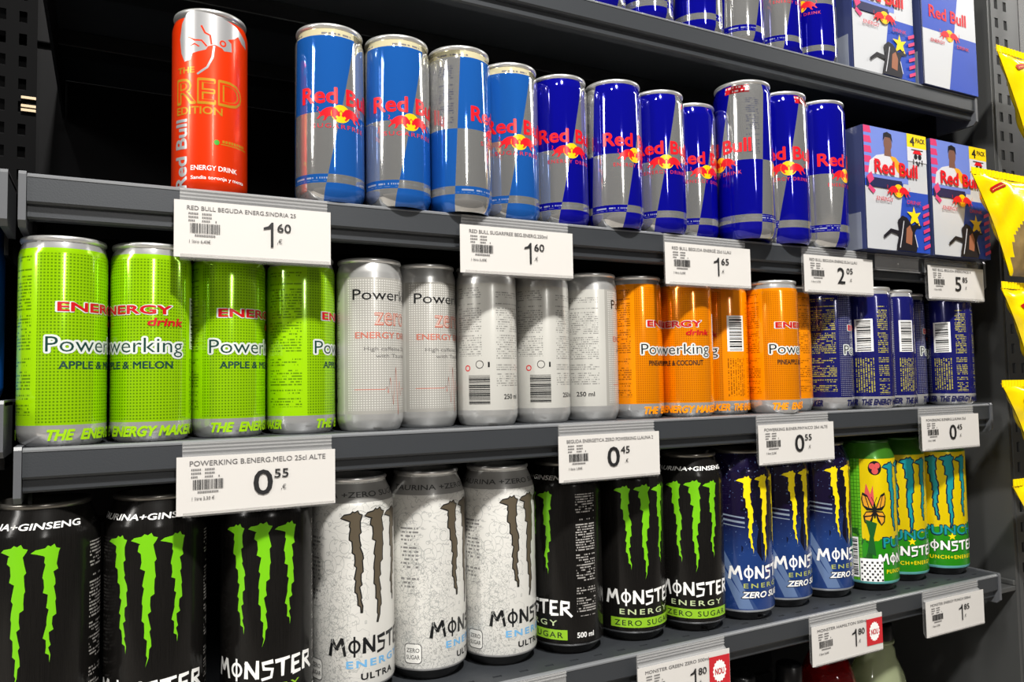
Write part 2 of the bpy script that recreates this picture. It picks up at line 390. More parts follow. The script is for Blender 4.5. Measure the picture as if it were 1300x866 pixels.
# ---------- blue-silver quartered cans
def quarter_mat(name, blue, R, H, gold=False, redtab=False):
    m = Mat(name); T = math.pi*R; u, v = m.u, m.v; mid = H*0.492
    wv = u.wrap(-T/2, T/2); s = (v-mid)*0.205
    e = (v-mid)*0.05; A = (wv < s).xor(wv < (e-T/2)).xor(wv > (e+T/2))
    top = v > mid; isb = A.xor(top.inv())
    strip = band(v, H*0.100, H*0.148); isb = isb.xor(strip)
    small = m.lines(2.6, 0.8, 0.35)*band(v, H*0.11, H*0.14)
    side = m.lines(1.9, 0.7, 0.35)*band(wv, T/2-16, T/2-3)*band(v, H*0.52, H*0.88)
    col = m.mix(isb, SILVER, blue); met = m.fmix(isb, 0.80, 0.35)
    col = m.mix(small*0.6, col, (0.7, 0.75, 0.85)); col = m.mix(side*0.75, col, (0.12, 0.14, 0.3))
    if gold:
        g = v > H-9.8; col = m.mix(g, col, (0.72, 0.66, 0.42)); gt = m.lines(3.2, 1.0, 0.4)*g; col = m.mix(gt*0.8, col, (0.12, 0.12, 0.2))
    if redtab:
        g = band(v, H-13, H-5)*band(wv, 9, 33); col = m.mix(g, col, (0.75, 0.02, 0.03)); col = m.mix(m.lines(4, 1.2, 0.45)*g, col, (0.9, 0.7, 0.7))
    m.set(Base_Color=col, Metallic=met, Roughness=m.fmix(isb, 0.09, 0.06), Coat_Weight=0.7, Coat_Roughness=0.02)
    return m.m
BULL = [(-15.8, 6.4), (-14.2, 5.2), (-12.6, 6.8), (-10, 8.4), (-6.5, 9.2), (-3.4, 8.2), (-1.2, 5.8), (-0.4, 3.6), (-1.5, 2.7), (-2.7, 3.5), (-3.9, 2.5), (-2.6, 0.7), (-4.0, 0.4), (-5.6, 2.2), (-7.4, 2.8), (-9.2, 2.1), (-10.6, -0.3), (-12.6, -0.8), (-11.4, 1.0), (-11.7, 3.0), (-13.6, 2.4), (-15.9, 0.4), (-16.9, 0.8), (-14.4, 3.4), (-14.9, 4.4)]
RB_RED = ink('logo_red', c255(214, 22, 34), 0.28)
RB_YEL = ink('sun_yellow', c255(250, 190, 10), 0.28)
def bulls(x, y, k=1.0):
    b = poly(BULL); b2 = Flat([(-p[0], p[1]) for p in BULL], b.f).lift(0.2)
    return [(disc(0, 4.8, 7.0, 24, 6.4).scale(k).move(x, y), RB_YEL), (b.scale(k).move(x, y), RB_RED), (b2.scale(k).move(x, y), RB_RED),
            (join([stroke([(-1.3, 5.2), (-0.2, 7.2)], 0.5), stroke([(1.3, 5.2), (0.2, 7.2)], 0.5), stroke([(-16.6, 6.2), (-15.6, 8.4), (-16.6, 9.2)], 0.5), stroke([(16.6, 6.2), (15.6, 8.4), (16.6, 9.2)], 0.5)]).scale(k).move(x, y), RB_RED)]
def quarter_parts(H, sub, k=1.0):
    return [('brand_lettering', [(txt('Red Bull', 0, H*0.545, 12.4*k, 61*k, 0.030, align='C'), RB_RED)]),
            ('emblem', bulls(0, H*0.450, 1.06*k)),
            ('subtitle', [(txt(sub, 0, H*0.405, 3.4*k, 43*k, 0.006, align='C', space=1.25), ink('sub_red', c255(196, 40, 56), 0.3))])]
BLUE_L = c255(30, 96, 182); BLUE_D = c255(8, 8, 150)
D_SF = Design('slim_drink_can', 'slim', quarter_mat('pale_blue_quarter_print', BLUE_L, 26.4, 134.5, gold=True), quarter_parts(134.5, 'SUGARFREE'))
D_RB = Design('slim_drink_can', 'slim', quarter_mat('royal_blue_quarter_print', BLUE_D, 26.4, 134.5), quarter_parts(134.5, 'ENERGY DRINK'))
D_RT = Design('tall_drink_can', 'tall', quarter_mat('royal_blue_tall_print', BLUE_D, 28.7, 156.8, redtab=True), quarter_parts(156.8, 'ENERGY DRINK', 1.1))
# ---------- red edition can
RED = c255(244, 58, 6)
def red_mat():
    m = Mat('orange_red_print'); m.set(Base_Color=m.mix(m.v > 128.5, RED, SILVER), Metallic=m.fmix(m.v > 128.5, 0.35, 0.95), Roughness=0.28, Coat_Weight=0.2); return m.m
def rpt(x, y): return (26.4*math.asin(max(-1, min(1, (x/3.46+200-264.5)/48.5)))*1.0, (240-y/3.46)/1.70)
GOLD = ink('gold', c255(196, 140, 30), 0.3, 0.3); REDI = ink('orange_red', RED, 0.3, 0.3); SILV = ink('silver', (0.6, 0.6, 0.61), 0.28, 0.6)
horn = [rpt(*p) for p in ((128, 62), (160, 55), (250, 66), (340, 92), (376, 128), (380, 160), (360, 150), (345, 128), (326, 148), (300, 160), (316, 172), (318, 208), (286, 214), (276, 204), (244, 194), (216, 206), (208, 220), (152, 236), (142, 262), (118, 270), (104, 232), (98, 170), (106, 104))]
D_RED = Design('slim_drink_can', 'slim', red_mat(), [
    ('bull_drawing', [(poly(horn), SILV), (join([stroke([rpt(188, 118), rpt(204, 148), rpt(226, 158), rpt(232, 196)], 1.3), stroke([rpt(132, 165), rpt(160, 180), rpt(190, 182), rpt(212, 206)], 1.2), stroke([rpt(140, 205), rpt(160, 196), rpt(180, 208)], 1.0)]), REDI), (ring(*rpt(280, 183), 2.4, 1.1), REDI), (stroke([rpt(243, 200), rpt(236, 250), rpt(214, 295), rpt(172, 326)], 1.5), SILV)]),
    ('edition_lettering', [(join([txt('RED', 0, 65, 18.7, 50, 0.03, align='C'), txt('EDITION', -25, 57.2, 5.6, 34, 0.02), txt('THE', -24, 87, 4.4, 14, 0.03), rect(8, 36.2, 31, 36.9), join([rect(9+i*2.2, 37.6, 10.6+i*2.2, 39.6) for i in range(9)])]), GOLD), (txt('RED', 0, 66.0, 16.7, 47.6, -0.012, align='C'), REDI), (disc(5, 37.5, 1.9), ink('green_dot', c255(60, 160, 40)))]),
    ('brand_lettering', [(txt('Red Bull', 0, 0, 10.5, 50, 0.03).rot(math.pi/2).move(-16, 4), SILV)]),
    ('subtitle', [(join([txt('ENERGY DRINK', -12.6, 17, 3.6, 33, 0.012), txt('Sandia toronja y menta', -12.6, 10.6, 2.6, 40, 0.012)]), M['whiteink'])])])
# ---------- dotted slim cans
def dotted_mat(name, base, dot, txtc, zero=False):
    m = Mat(name); u, v = m.u, m.v
    gx = (u*(1/2.1)).frac(); gy = (v*(1/2.1)).frac()
    dots = band(gx, 0.28, 0.82)*band(gy, 0.22, 0.72)*band(u, -41, 40)*band(v, 15, 123)
    pan = m.lines(2.1, 0.62, 0.3)*(band(u, -72, -45)*band(v, 20, 122)).mx(band(u, 69, 82)*band(v, 16, 118))
    metal_zone = (v < 13.5).mx(v > (119 if zero else 126.5)); front = band(u, -41, 40)
    vl = band((u*(1/2.6)).frac(), 0.2, 0.7)*(m.white((v*(1/0.7)).floor(), (u*(1/2.6)).floor()) > 0.35)*band(u, 44, 64)*band(v, 18, 56)
    pan = pan.mx(vl)
    col = m.mix(dots, base, dot); col = m.mix(pan*0.7, col, txtc); col = m.mix(metal_zone, col, (0.62, 0.62, 0.62))
    met = m.fmix(metal_zone, 0.15, 0.6)+front*metal_zone.inv()*0.22
    m.set(Base_Color=col, Metallic=met, Roughness=0.16, Coat_Weight=0.5, Coat_Roughness=0.03); return m.m
DARKT = ink('dark_teal', c255(20, 60, 52)); PALE = ink('pale_glow', c255(208, 213, 210), 0.35)
ENR = ink('energy_red', c255(190, 14, 24)); BLK = ink('print_black', c255(20, 22, 24))
def barcode(cx, v0, v1, w, seed): return [(rect(cx-w/2, v0-1, cx+w/2, v1+1), M['whiteink']), (bars(cx-w/2+2.2, v0, cx+w/2-2.2, v1, True, seed, 22), BLK)]
def dotted_parts(sub, namec, footc, subc, seed):
    sh = 0.18
    P = [('brand_lettering', [(txt('Powerking', 0, 60, 10.4, 73.5, 0.085, align='C'), PALE), (txt('Powerking', 0, 60, 10.4, 71, -0.004, align='C'), namec)]),
         ('energy_lettering', [(txt('ENERGY', -1, 85.6, 6.6, 58.5, 0.055, align='C'), PALE), (txt('ENERGY', -1, 86, 5.9, 56, 0.03, align='C'), ENR), (txt('drink', 35.5, 78, 5.4, 24, 0.03, 0.15, 'R'), ENR)]),
         ('foot_lettering', [(join([txt('THE  ENERGY MAKER', -34, 4.3, 6.6, 80, 0.05, 0.3), txt('THE ENERGY MAKER', 50, 4.3, 6.6, 54, 0.05, 0.3)]), footc)]),
         ('barcode', barcode(54.5, 64, 98, 19, seed))]
    if sub: P.insert(2, ('flavour_lettering', [(txt(sub, 0, 49.2, 5.0, 56, 0.022, align='C'), subc)]))
    return P
LIME = c255(160, 218, 6); ORG = c255(250, 146, 0); NAVY = c255(22, 24, 96)
D_G = Design('slim_drink_can', 'slim', dotted_mat('lime_dotted_print', LIME, c255(104, 150, 6), c255(40, 80, 10)), dotted_parts('APPLE & MELON', DARKT, ink('foot_lime', c255(150, 200, 10)), DARKT, 3))
D_O = Design('slim_drink_can', 'slim', dotted_mat('orange_dotted_print', ORG, c255(206, 108, 0), c255(90, 40, 0)), dotted_parts('PINEAPPLE & COCONUT', BLK, ink('foot_orange', c255(250, 150, 0)), BLK, 4))
D_N = Design('slim_drink_can', 'slim', dotted_mat('navy_dotted_print', NAVY, c255(150, 152, 172), c255(205, 195, 60)), dotted_parts(None, BLK, ink('foot_navy', c255(20, 22, 70)), BLK, 5))
PEACH = ink('peach', c255(190, 112, 96)); PEACHL = ink('pale_peach', c255(200, 180, 170))
ecg = [(-32, 32), (-8, 32), (-6, 34), (-5, 29), (-3, 41), (0, 20), (3, 49), (6, 12), (8, 38), (10, 27), (12, 33), (14, 32), (34, 32)]
def zero_parts():
    return [('brand_lettering', [(txt('Powerking', 0, 101.5, 8.8, 66, 0.0, align='C'), BLK)]),
            ('zero_lettering', [(txt('zero', 0, 82, 15, 32, 0.02, align='C'), PEACH), (txt('zero', 0, 82.4, 14.2, 31, -0.015, align='C'), PEACHL)]),
            ('energy_lettering', [(txt('ENERGY DRINK', 0, 71.6, 5, 62, 0.018, align='C'), PEACH)]),
            ('subtitle', [(join([txt('High caffeine 32mg', 0, 62, 3.2, 48, 0.0, align='C'), txt('with Taurine', 2, 56.5, 3.2, 34, 0.0, align='C')]), ink('zero_grey', c255(110, 108, 106)))]),
            ('pulse_line', [(stroke(ecg, 0.55), PEACH)]),
            ('barcode', [(bars(64, 18, 82.5, 42, True, 8, 24), BLK), (join([ring(74, 51, 3.4, 0.5), rect(81, 48.6, 82.5, 53)]), BLK)]),
            ('warning_mark', [(ring(63, 48, 2.6, 0.9), ink('warn_red', c255(200, 40, 40)))]),
            ('volume_lettering', [(txt('250 ml', -61, 22, 4.2, 17, 0.015, align='C'), BLK)])]
def zero_mat():
    m = Mat('silver_dotted_print'); u, v = m.u, m.v
    dots = band((u*(1/2.1)).frac(), 0.2, 0.75)*band((v*(1/1.9)).frac(), 0.2, 0.7)*band(u, -38, 40)*band(v, 16, 118)
    pan = m.lines(1.9, 0.55, 0.34)*(band(u, -76, -48)*band(v, 30, 112)).mx(band(u, 52, 76)*band(v, 58, 116))
    mz = (v < 13.0).mx(v > 119)
    base = c255(168, 166, 160)
    col = m.mix(dots, base, c255(216, 215, 210)); pl = (u.abs() > 41); col = m.mix(pl*mz.inv(), col, c255(198, 197, 191))
    col = m.mix(pan*0.6, col, c255(70, 70, 70)); col = m.mix(mz, col, (0.60, 0.60, 0.59))
    m.set(Base_Color=col, Metallic=m.fmix(mz, 0.12, 0.6), Roughness=0.3, Coat_Weight=0.3, Coat_Roughness=0.1); return m.m
D_Z = Design('slim_drink_can', 'slim', zero_mat(), zero_parts())
# ---------- large claw-marked cans
def claw(cx, top, tip, w, hook, lean, seed):
    r = random.Random(seed); n = 15; L = []; Rr = []
    for i in range(n):
        t = i/(n-1); y = top-6-(top-6-tip)*t; hw = w/2*(1-t**1.5)*(0.84+0.26*r.random())*(1.0-0.20*math.sin(math.pi*t))
        c = cx+lean*t+1.1*math.sin(t*11+seed)+(0.4 if i % 2 else -0.3)
        L.append((c-hw, y)); Rr.append((c+hw, y)); d = (top-6-tip)/(n-1)
        if i < n-2 and i % 2 == 0: L.append((c-hw-0.8*r.random()-0.1, y-d*0.7))
        if i < n-2 and i % 2 == 1: Rr.append((c+hw+0.9*r.random()+0.1, y-d*0.7))
    crown = [(cx+w*0.5+0.4, top-3.4), (cx+w*0.66, top-1.4), (cx+w*0.36, top-0.6), (cx+w*0.22, top+1.8), (cx-w*0.04, top+0.4), (cx-w*0.26, top+1.2), (cx-w*0.46, top-0.4), (cx-w*0.6-hook*0.55, top-1.2), (cx-w*0.5-hook, top-3.0), (cx-w*0.5-hook*0.5, top-4.0), (cx-w*0.5-0.4, top-5.2)]
    return crown+L+Rr[::-1]
CLAWS = [claw(-18.5, 141, 66, 7.4, 7.0, 3.6, 3), claw(0, 142, 57, 8.8, 6.5, -0.6, 5), claw(18.5, 141, 70, 7.4, 7.5, -1.0, 9)]
def claws(mat, k=1.0, dy=0.0, dx=0.0): return [(join([poly(c) for c in CLAWS]).scale(1, 1).move(dx, dy), mat)]
def grow(p, d):
    n = len(p); out = []; ar = sum(p[i][0]*p[(i+1) % n][1]-p[(i+1) % n][0]*p[i][1] for i in range(n)); sg = 1 if ar > 0 else -1
    for i in range(n):
        a, b = p[i-1], p[(i+1) % n]; dx, dy = b[0]-a[0], b[1]-a[1]; l = math.hypot(dx, dy) or 1
        out.append((p[i][0]+sg*dy/l*d, p[i][1]-sg*dx/l*d))
    return out
def claws_outlined(fill, line, d=0.9):
    return [(join([poly(grow(c, d)) for c in CLAWS]).lift(1.2), line), (join([poly(c) for c in CLAWS]).lift(1.2), fill)]
def monster_word(w, h, y, x=0.0, sw=1.0):
    g = {'M': ([[(0, -0.6), (1.6, 10.4)], [(1.4, 10.2), (4.6, 3.4)], [(4.4, 3.4), (8.2, 11)], [(8, 10.8), (10.2, -0.8)]], 11.6), 'N': ([[(0.4, 0), (0.6, 10.4)], [(0.2, 9.8), (7, 0)], [(7, -0.2), (7.4, 10.8)]], 9.0),
         'S': ([[(7, 9.6), (1.0, 8.8), (1.6, 5.6), (6.6, 4.9), (5.8, 0.4), (0.2, -0.8)]], 8.2), 'T': ([[(-0.4, 9.2), (8.6, 10.2)], [(4.2, 9.6), (4.0, -0.2)]], 9.4), 'E': ([[(0.8, 0), (0.8, 10)], [(0.2, 9.6), (6.4, 10)], [(0.6, 5), (5.6, 5.4)], [(0.6, 0.2), (6.8, 0.4)]], 8.0),
         'R': ([[(0.8, -0.2), (0.8, 10)], [(0.2, 9.8), (6.4, 9.2), (6.2, 5.8), (0.8, 4.8)], [(2.4, 5.2), (8.6, -1.2)]], 9.0)}
    out = []; px = 0.0
    for ch in 'MONSTER':
        if ch == 'O':
            out.append(ring(px+4.2, 5, 4.0, 1.5*sw, 20, 4.4)); out.append(stroke([(px+4.2, 11.6), (px+4.2, -1.8)], 1.3*sw)); px += 10.2; continue
        st, ad = g[ch]
        for s_ in st: out.append(stroke([(a+px, b) for a, b in s_], 2.5*sw, 1.7*sw))
        px += ad+0.4
    f = join(out, 0.2); b = f.box(); return f.move(-(b[0]+b[2])/2, 0).scale(w/(b[2]-b[0]), h/10).move(x, y)
GRN = ink('claw_green', c255(122, 204, 22), 0.3, 0.15); GRB = ink('band_green', c255(138, 186, 40), 0.35); WHT = M['whiteink']
def big_black(name, fine=False):
    m = Mat(name); v = m.v
    br = m.noise(3.2, m.stretch(m.uvs, (1.3, 0.012, 1)), 3)
    col = m.mix(br, (0.002, 0.002, 0.002), (0.013, 0.012, 0.011))
    sil = band(v, 9.0, 10.6); col = m.mix(sil, col, (0.5, 0.5, 0.5))
    pan = m.lines(2.2, 0.7, 0.3)*band(m.u, 44, 64)*band(v, 34, 140); col = m.mix(pan*0.8, col, (0.42, 0.40, 0.38))
    m.set(Base_Color=col, Metallic=m.fmix(sil, 0.0, 0.9), Roughness=0.2, Specular_IOR_Level=0.22); return m.m
BM = big_black('black_brushed_print')
def black_parts(zero):
    P = [('claw_emblem', claws(GRN)), ('brand_lettering', [(monster_word(80, 11.5, 35.6), WHT)]), ('energy_lettering', [(txt('ENERGY', 0, 26, 5.0, 52, 0.012, align='C', space=1.35), GRB if not zero else ink('energy_pale', c255(190, 205, 160)))])]
    if zero: P.append(('zero_band', [(rect(-35, 14.2, 35, 22.8), GRB), (txt('ZERO SUGAR', 0, 16.0, 5.0, 62, 0.008, align='C', space=1.25), BLK)]))
    P.append(('neck_lettering', [(txt('TAURINA+GINSENG', -4, 152.2, 4.0, 84, 0.02, 0.15, 'C'), WHT)]))
    P.append(('volume_lettering', [(txt('500 ml', 52, 16, 4.6, 17, 0.02, align='C'), WHT)]))
    return P
TABG = simple('green_tab', c255(80, 170, 30), 0.3, 0.6)
D_MK = Design('large_drink_can', 'big', BM, black_parts(False), M['alu_dark'], TABG)
D_MZ = Design('large_drink_can', 'big', BM, black_parts(True), M['alu_dark'], TABG)
def white_mat():
    m = Mat('white_swirl_print'); u, v = m.u, m.v
    n1 = m.noise(0.055, m.uvs, 3); ln = ((n1*9.0).frac()-0.5).abs() < 0.055
    n2 = m.noise(0.16, m.uvs, 2); l2 = ((n2*7.0).frac()-0.5).abs() < 0.07
    zone = ((u*-1.0) > 8.0).mx(v > 136); z2 = ((u*-1.0) > 22.0)*(v < 95)
    col = m.mix(ln*zone*0.5, c255(222, 221, 216), c255(150, 152, 151)); col = m.mix(l2*z2*0.5, col, c255(110, 114, 114))
    pan = m.lines(3.1, 1.1, 0.35)*band(u, -64, -48)*band(v, 70, 128); col = m.mix(pan*0.75, col, c255(70, 70, 72))
    nk = band(v, 149, 163); col = m.mix(nk, col, c255(150, 149, 146)); col = m.mix(nk*0.0, col, c255(70, 70, 70))
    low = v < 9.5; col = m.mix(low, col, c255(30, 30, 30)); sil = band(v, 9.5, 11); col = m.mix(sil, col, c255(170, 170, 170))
    m.set(Base_Color=col, Metallic=0.18, Roughness=0.36, Coat_Weight=0.15); m.bump(n1, 0.25, 0.0006); return m.m
def spiral(cx, cy, r0, r1, a0, turns, n=26): return [(cx+(r0+(r1-r0)*i/n)*math.cos(a0+turns*6.283*i/n), cy+(r0+(r1-r0)*i/n)*1.2*math.sin(a0+turns*6.283*i/n)) for i in range(n+1)]
rs = random.Random(11); SW = []
for _ in range(46):
    cx_, cy_ = rs.uniform(-66, -16), rs.uniform(14, 142)
    if cx_ > -30 and 34 < cy_ < 50: continue
    cy_ = max(30, min(130, cy_))
    SW.append(stroke(spiral(cx_, cy_, rs.uniform(1, 3), rs.uniform(4, 11), rs.uniform(0, 6.28), rs.choice((-1, 1))*rs.uniform(0.5, 1.3)), rs.uniform(0.25, 0.6), 0.2))
for _ in range(14):
    y_ = rs.uniform(132, 145); x_ = rs.uniform(-34, 26); SW.append(stroke([(x_+t_*2.2, y_+1.8*math.sin(t_*0.8)) for t_ in range(9)], 0.6, 0.2))
SWG = ink('swirl_grey', c255(172, 174, 171), 0.4)
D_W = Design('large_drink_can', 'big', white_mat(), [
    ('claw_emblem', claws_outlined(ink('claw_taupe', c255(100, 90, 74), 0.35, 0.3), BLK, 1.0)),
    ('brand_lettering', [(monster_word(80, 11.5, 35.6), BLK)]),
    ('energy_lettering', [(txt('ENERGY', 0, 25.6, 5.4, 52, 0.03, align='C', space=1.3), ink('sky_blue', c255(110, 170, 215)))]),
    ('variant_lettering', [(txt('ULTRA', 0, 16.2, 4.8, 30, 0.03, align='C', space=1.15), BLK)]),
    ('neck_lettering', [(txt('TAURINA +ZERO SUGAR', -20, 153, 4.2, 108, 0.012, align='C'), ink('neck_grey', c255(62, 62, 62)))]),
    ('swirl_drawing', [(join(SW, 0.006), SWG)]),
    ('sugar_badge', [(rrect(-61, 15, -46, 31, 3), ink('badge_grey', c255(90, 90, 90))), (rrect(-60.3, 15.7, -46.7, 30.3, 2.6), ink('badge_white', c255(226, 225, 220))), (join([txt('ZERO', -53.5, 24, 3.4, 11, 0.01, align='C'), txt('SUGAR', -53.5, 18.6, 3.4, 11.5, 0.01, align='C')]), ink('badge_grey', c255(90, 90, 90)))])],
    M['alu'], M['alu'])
def blue_mat():
    m = Mat('navy_purple_print'); u, v = m.u, m.v
    n = m.noise(0.035, m.uvs, 2); n2 = m.noise(0.06, m.stretch(m.uvs, (1, 0.5, 1)), 2)
    col = m.mix((v-74)*0.028+n*0.7-0.15, c255(36, 68, 136), c255(24, 16, 52))
    col = m.mix((n2 > 0.60)*band(u, 0, 30)*band(v, 45, 110)*0.6, col, c255(120, 40, 110))
    dark = (n > 0.57)*(v > 52)*(u > -26); col = m.mix(dark*0.75, col, c255(8, 8, 26))
    st = band(v+u*0.14, 92.5, 94.5).mx(band(v+u*0.14, 97.5, 99)).mx(band(v+u*0.14, 88.5, 89.5))*band(u, -50, -22); col = m.mix(st, col, c255(150, 165, 185))
    e = v-(u+52)*(u+52)*-0.0-70.0
    wedge = (v < ((u*-1.0-5)*1.6+2)).mx(v < 0)*(v > ((u*-1.0-16)*2.6-4))*(v < 80)*(v > 12); col = m.mix(wedge*0.15, col, c255(120, 150, 190))
    speck = (m.noise(0.35, m.uvs, 1) > 0.70)*(v > 60); col = m.mix(speck*0.6, col, c255(120, 150, 200))
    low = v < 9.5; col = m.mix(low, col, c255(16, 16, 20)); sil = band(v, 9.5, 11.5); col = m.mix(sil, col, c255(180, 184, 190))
    
    m.set(Base_Color=col, Metallic=0.35, Roughness=0.18, Coat_Weight=0.4, Coat_Roughness=0.04); return m.m
NVK = ink('swoosh_black', c255(10, 10, 28), 0.25); PUR = ink('swoosh_purple', c255(92, 40, 104), 0.25); PBL = ink('swoosh_pale', c255(104, 128, 170), 0.25, 0.2)
swk = join([poly([(-12, 138), (-14, 112), (-8, 90), (-12, 70), (-4, 58), (0, 72), (4, 60), (8, 84), (22, 66), (26, 96), (24, 138), (10, 130)])])
swp = join([poly([(5, 104), (9, 92), (8, 70), (16, 54), (12, 48), (20, 44), (14, 66), (13, 90)]), poly([(-14, 62), (-6, 56), (6, 54), (18, 60), (8, 50), (-4, 50)]), poly([(24, 118), (30, 96), (28, 74), (33, 98)])])
swb = join([poly([(-56, 82), (-44, 70), (-30, 44), (-16, 12.6), (-20, 12.6), (-36, 42), (-48, 62)]), poly([(-50, 62), (-34, 36), (-18, 12.6), (-30, 12.6), (-44, 44)]).lift(-0.05)])
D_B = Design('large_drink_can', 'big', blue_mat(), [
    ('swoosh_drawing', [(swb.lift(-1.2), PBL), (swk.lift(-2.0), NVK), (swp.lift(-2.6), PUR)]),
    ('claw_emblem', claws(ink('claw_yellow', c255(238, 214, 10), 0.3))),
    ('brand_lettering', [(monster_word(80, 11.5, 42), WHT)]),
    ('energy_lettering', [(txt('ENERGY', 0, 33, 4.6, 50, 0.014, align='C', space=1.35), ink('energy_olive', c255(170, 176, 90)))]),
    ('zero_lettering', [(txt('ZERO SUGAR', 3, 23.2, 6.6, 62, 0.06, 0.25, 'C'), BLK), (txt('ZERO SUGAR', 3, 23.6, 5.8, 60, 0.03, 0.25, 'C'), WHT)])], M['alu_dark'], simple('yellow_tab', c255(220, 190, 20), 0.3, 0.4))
def punch_mat():
    m = Mat('yellow_green_print'); u, v = m.u, m.v; n = m.noise(0.05, m.uvs, 3)
    low = v < (n*24.0+46.0); col = m.mix(low, c255(236, 208, 0), c255(40, 150, 22))
    left = ((u*-1.0) > 44.0)
    brick = ((v*(1/4.0)).frac() < 0.16).mx((u*(1/3.4)).frac() < 0.16)
    lc = m.mix(brick, c255(104, 196, 40), c255(40, 120, 20)); col = m.mix(((u*-1.0) > 54.0), col, lc)
    bl = (m.noise(0.09, m.uvs, 3) > 0.56)*left*(v < 70); col = m.mix(bl*0.8, col, c255(20, 70, 30))
    nk = v > 147; col = m.mix(nk, col, c255(60, 120, 30))
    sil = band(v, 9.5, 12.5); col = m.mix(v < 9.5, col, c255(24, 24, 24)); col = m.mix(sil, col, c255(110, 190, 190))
    m.set(Base_Color=col, Metallic=0.3, Roughness=0.28, Coat_Weight=0.3, Coat_Roughness=0.08); return m.m
TEAL = ink('claw_teal', c255(24, 150, 158), 0.3, 0.2); PNAVY = ink('outline_navy', c255(16, 30, 60)); PYEL = ink('star_yellow', c255(238, 212, 10)); WING = ink('wing_orange', c255(214, 150, 40)); PRED = ink('rose_red', c255(205, 80, 80))
def wing(sg):
    up = [(0, 0), (sg*7, 17), (sg*12, 20), (sg*13.5, 13), (sg*12, 5), (sg*8, 0)]; lo = [(0, 0), (sg*9, -1), (sg*12, -6), (sg*11, -13), (sg*7, -17), (sg*3, -12)]
    cells = [[(sg*2.4, 2.6), (sg*7.2, 14.6), (sg*8.6, 15.6), (sg*5.4, 3)], [(sg*6.4, 3.2), (sg*9.6, 15.6), (sg*12, 17), (sg*12.2, 12), (sg*10.6, 5.4)], [(sg*2, -2), (sg*8.6, -2.4), (sg*10.6, -6), (sg*4, -5)], [(sg*3.2, -6.4), (sg*10, -7.6), (sg*9.8, -12), (sg*7, -15)]]
    return up, lo, cells
def butterfly(x, y):
    a = []; c = []
    for sg in (-1, 1):
        u_, l_, cc = wing(sg); a += [poly(u_), poly(l_)]; c += [poly(k) for k in cc]
    a.append(disc(0, 0, 1.6, 12, 9)); a += [stroke([(0, 8), (-3, 15)], 0.6), stroke([(0, 8), (3, 15)], 0.6)]
    return [(join(a).move(x, y), BLK), (join(c).move(x, y), WING)]
rb_ = random.Random(4)
checker = join([rect(-56+i*2.6, 12.5+j*3.2, -56+(i+0.62)*2.6+rb_.random()*0.8, 12.5+(j+0.7)*3.2) for i in range(9) for j in range(7) if (i+j) % 2 == 0])
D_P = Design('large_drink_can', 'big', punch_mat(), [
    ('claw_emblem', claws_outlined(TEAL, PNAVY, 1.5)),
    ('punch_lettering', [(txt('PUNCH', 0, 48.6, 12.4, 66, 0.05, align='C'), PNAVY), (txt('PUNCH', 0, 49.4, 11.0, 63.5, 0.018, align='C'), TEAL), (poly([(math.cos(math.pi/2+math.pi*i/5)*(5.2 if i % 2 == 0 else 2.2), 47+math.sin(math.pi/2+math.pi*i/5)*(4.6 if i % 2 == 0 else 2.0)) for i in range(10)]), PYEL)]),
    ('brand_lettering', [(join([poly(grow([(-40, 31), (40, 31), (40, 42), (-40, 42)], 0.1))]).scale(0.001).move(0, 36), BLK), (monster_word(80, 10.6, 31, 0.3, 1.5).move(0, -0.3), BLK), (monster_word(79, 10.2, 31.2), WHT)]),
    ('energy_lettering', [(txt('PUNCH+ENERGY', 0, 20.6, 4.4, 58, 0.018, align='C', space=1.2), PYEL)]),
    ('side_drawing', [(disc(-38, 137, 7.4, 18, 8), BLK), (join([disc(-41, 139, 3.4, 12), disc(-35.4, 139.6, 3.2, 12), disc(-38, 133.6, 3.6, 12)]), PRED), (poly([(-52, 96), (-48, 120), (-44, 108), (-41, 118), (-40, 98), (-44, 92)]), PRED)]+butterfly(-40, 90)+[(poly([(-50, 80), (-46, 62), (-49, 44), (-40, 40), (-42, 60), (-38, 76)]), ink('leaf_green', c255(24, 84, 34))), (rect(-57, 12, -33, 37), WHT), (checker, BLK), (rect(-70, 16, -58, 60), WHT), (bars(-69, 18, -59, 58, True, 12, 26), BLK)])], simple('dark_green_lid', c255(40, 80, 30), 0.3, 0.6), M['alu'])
# ------------------------------------------------------------------ cans on the shelf with the red can
G2 = 'pale blue sugar-free cans'; G3 = 'royal blue slim cans under the top shelf'; G4 = 'tall royal blue cans beside the boxed packs'
z = ZS[1]
D_RED.place(0.0658, 0.0378, z, 'orange-red slim can with gold edition lettering, standing alone', 'slim cans', 265.7, 125)
for (x, y, px, py, lb) in [(0.1509, 0.0220, 432.8, 140, 'pale blue and silver slim can nearest the orange-red can'), (0.2038, 0.0174, 521.8, 150, 'pale blue and silver slim can, second from the orange-red can'),
                           (0.2567, 0.0139, 625.7, 165, 'pale blue slim can turned so its emblem meets the next can'), (0.3085, 0.0257, 659.5, 180, 'pale blue and silver slim can beside the first royal blue can')]:
    D_SF.place(x, y, z, lb, G2, px, py)
for (x, y, px, py, lb) in [(0.3615, 0.0282, 725.7, 190, 'royal blue slim can next to the pale blue cans'), (0.4133, 0.0162, 806, 195, 'royal blue slim can, second from the pale blue cans'),
                           (0.4663, 0.0188, 846, 205, 'royal blue slim can, third from the pale blue cans'), (0.5177, 0.0322, 898, 215, 'royal blue slim can beside the taller royal blue cans')]:
    D_RB.place(x, y, z, lb, G3, px, py)
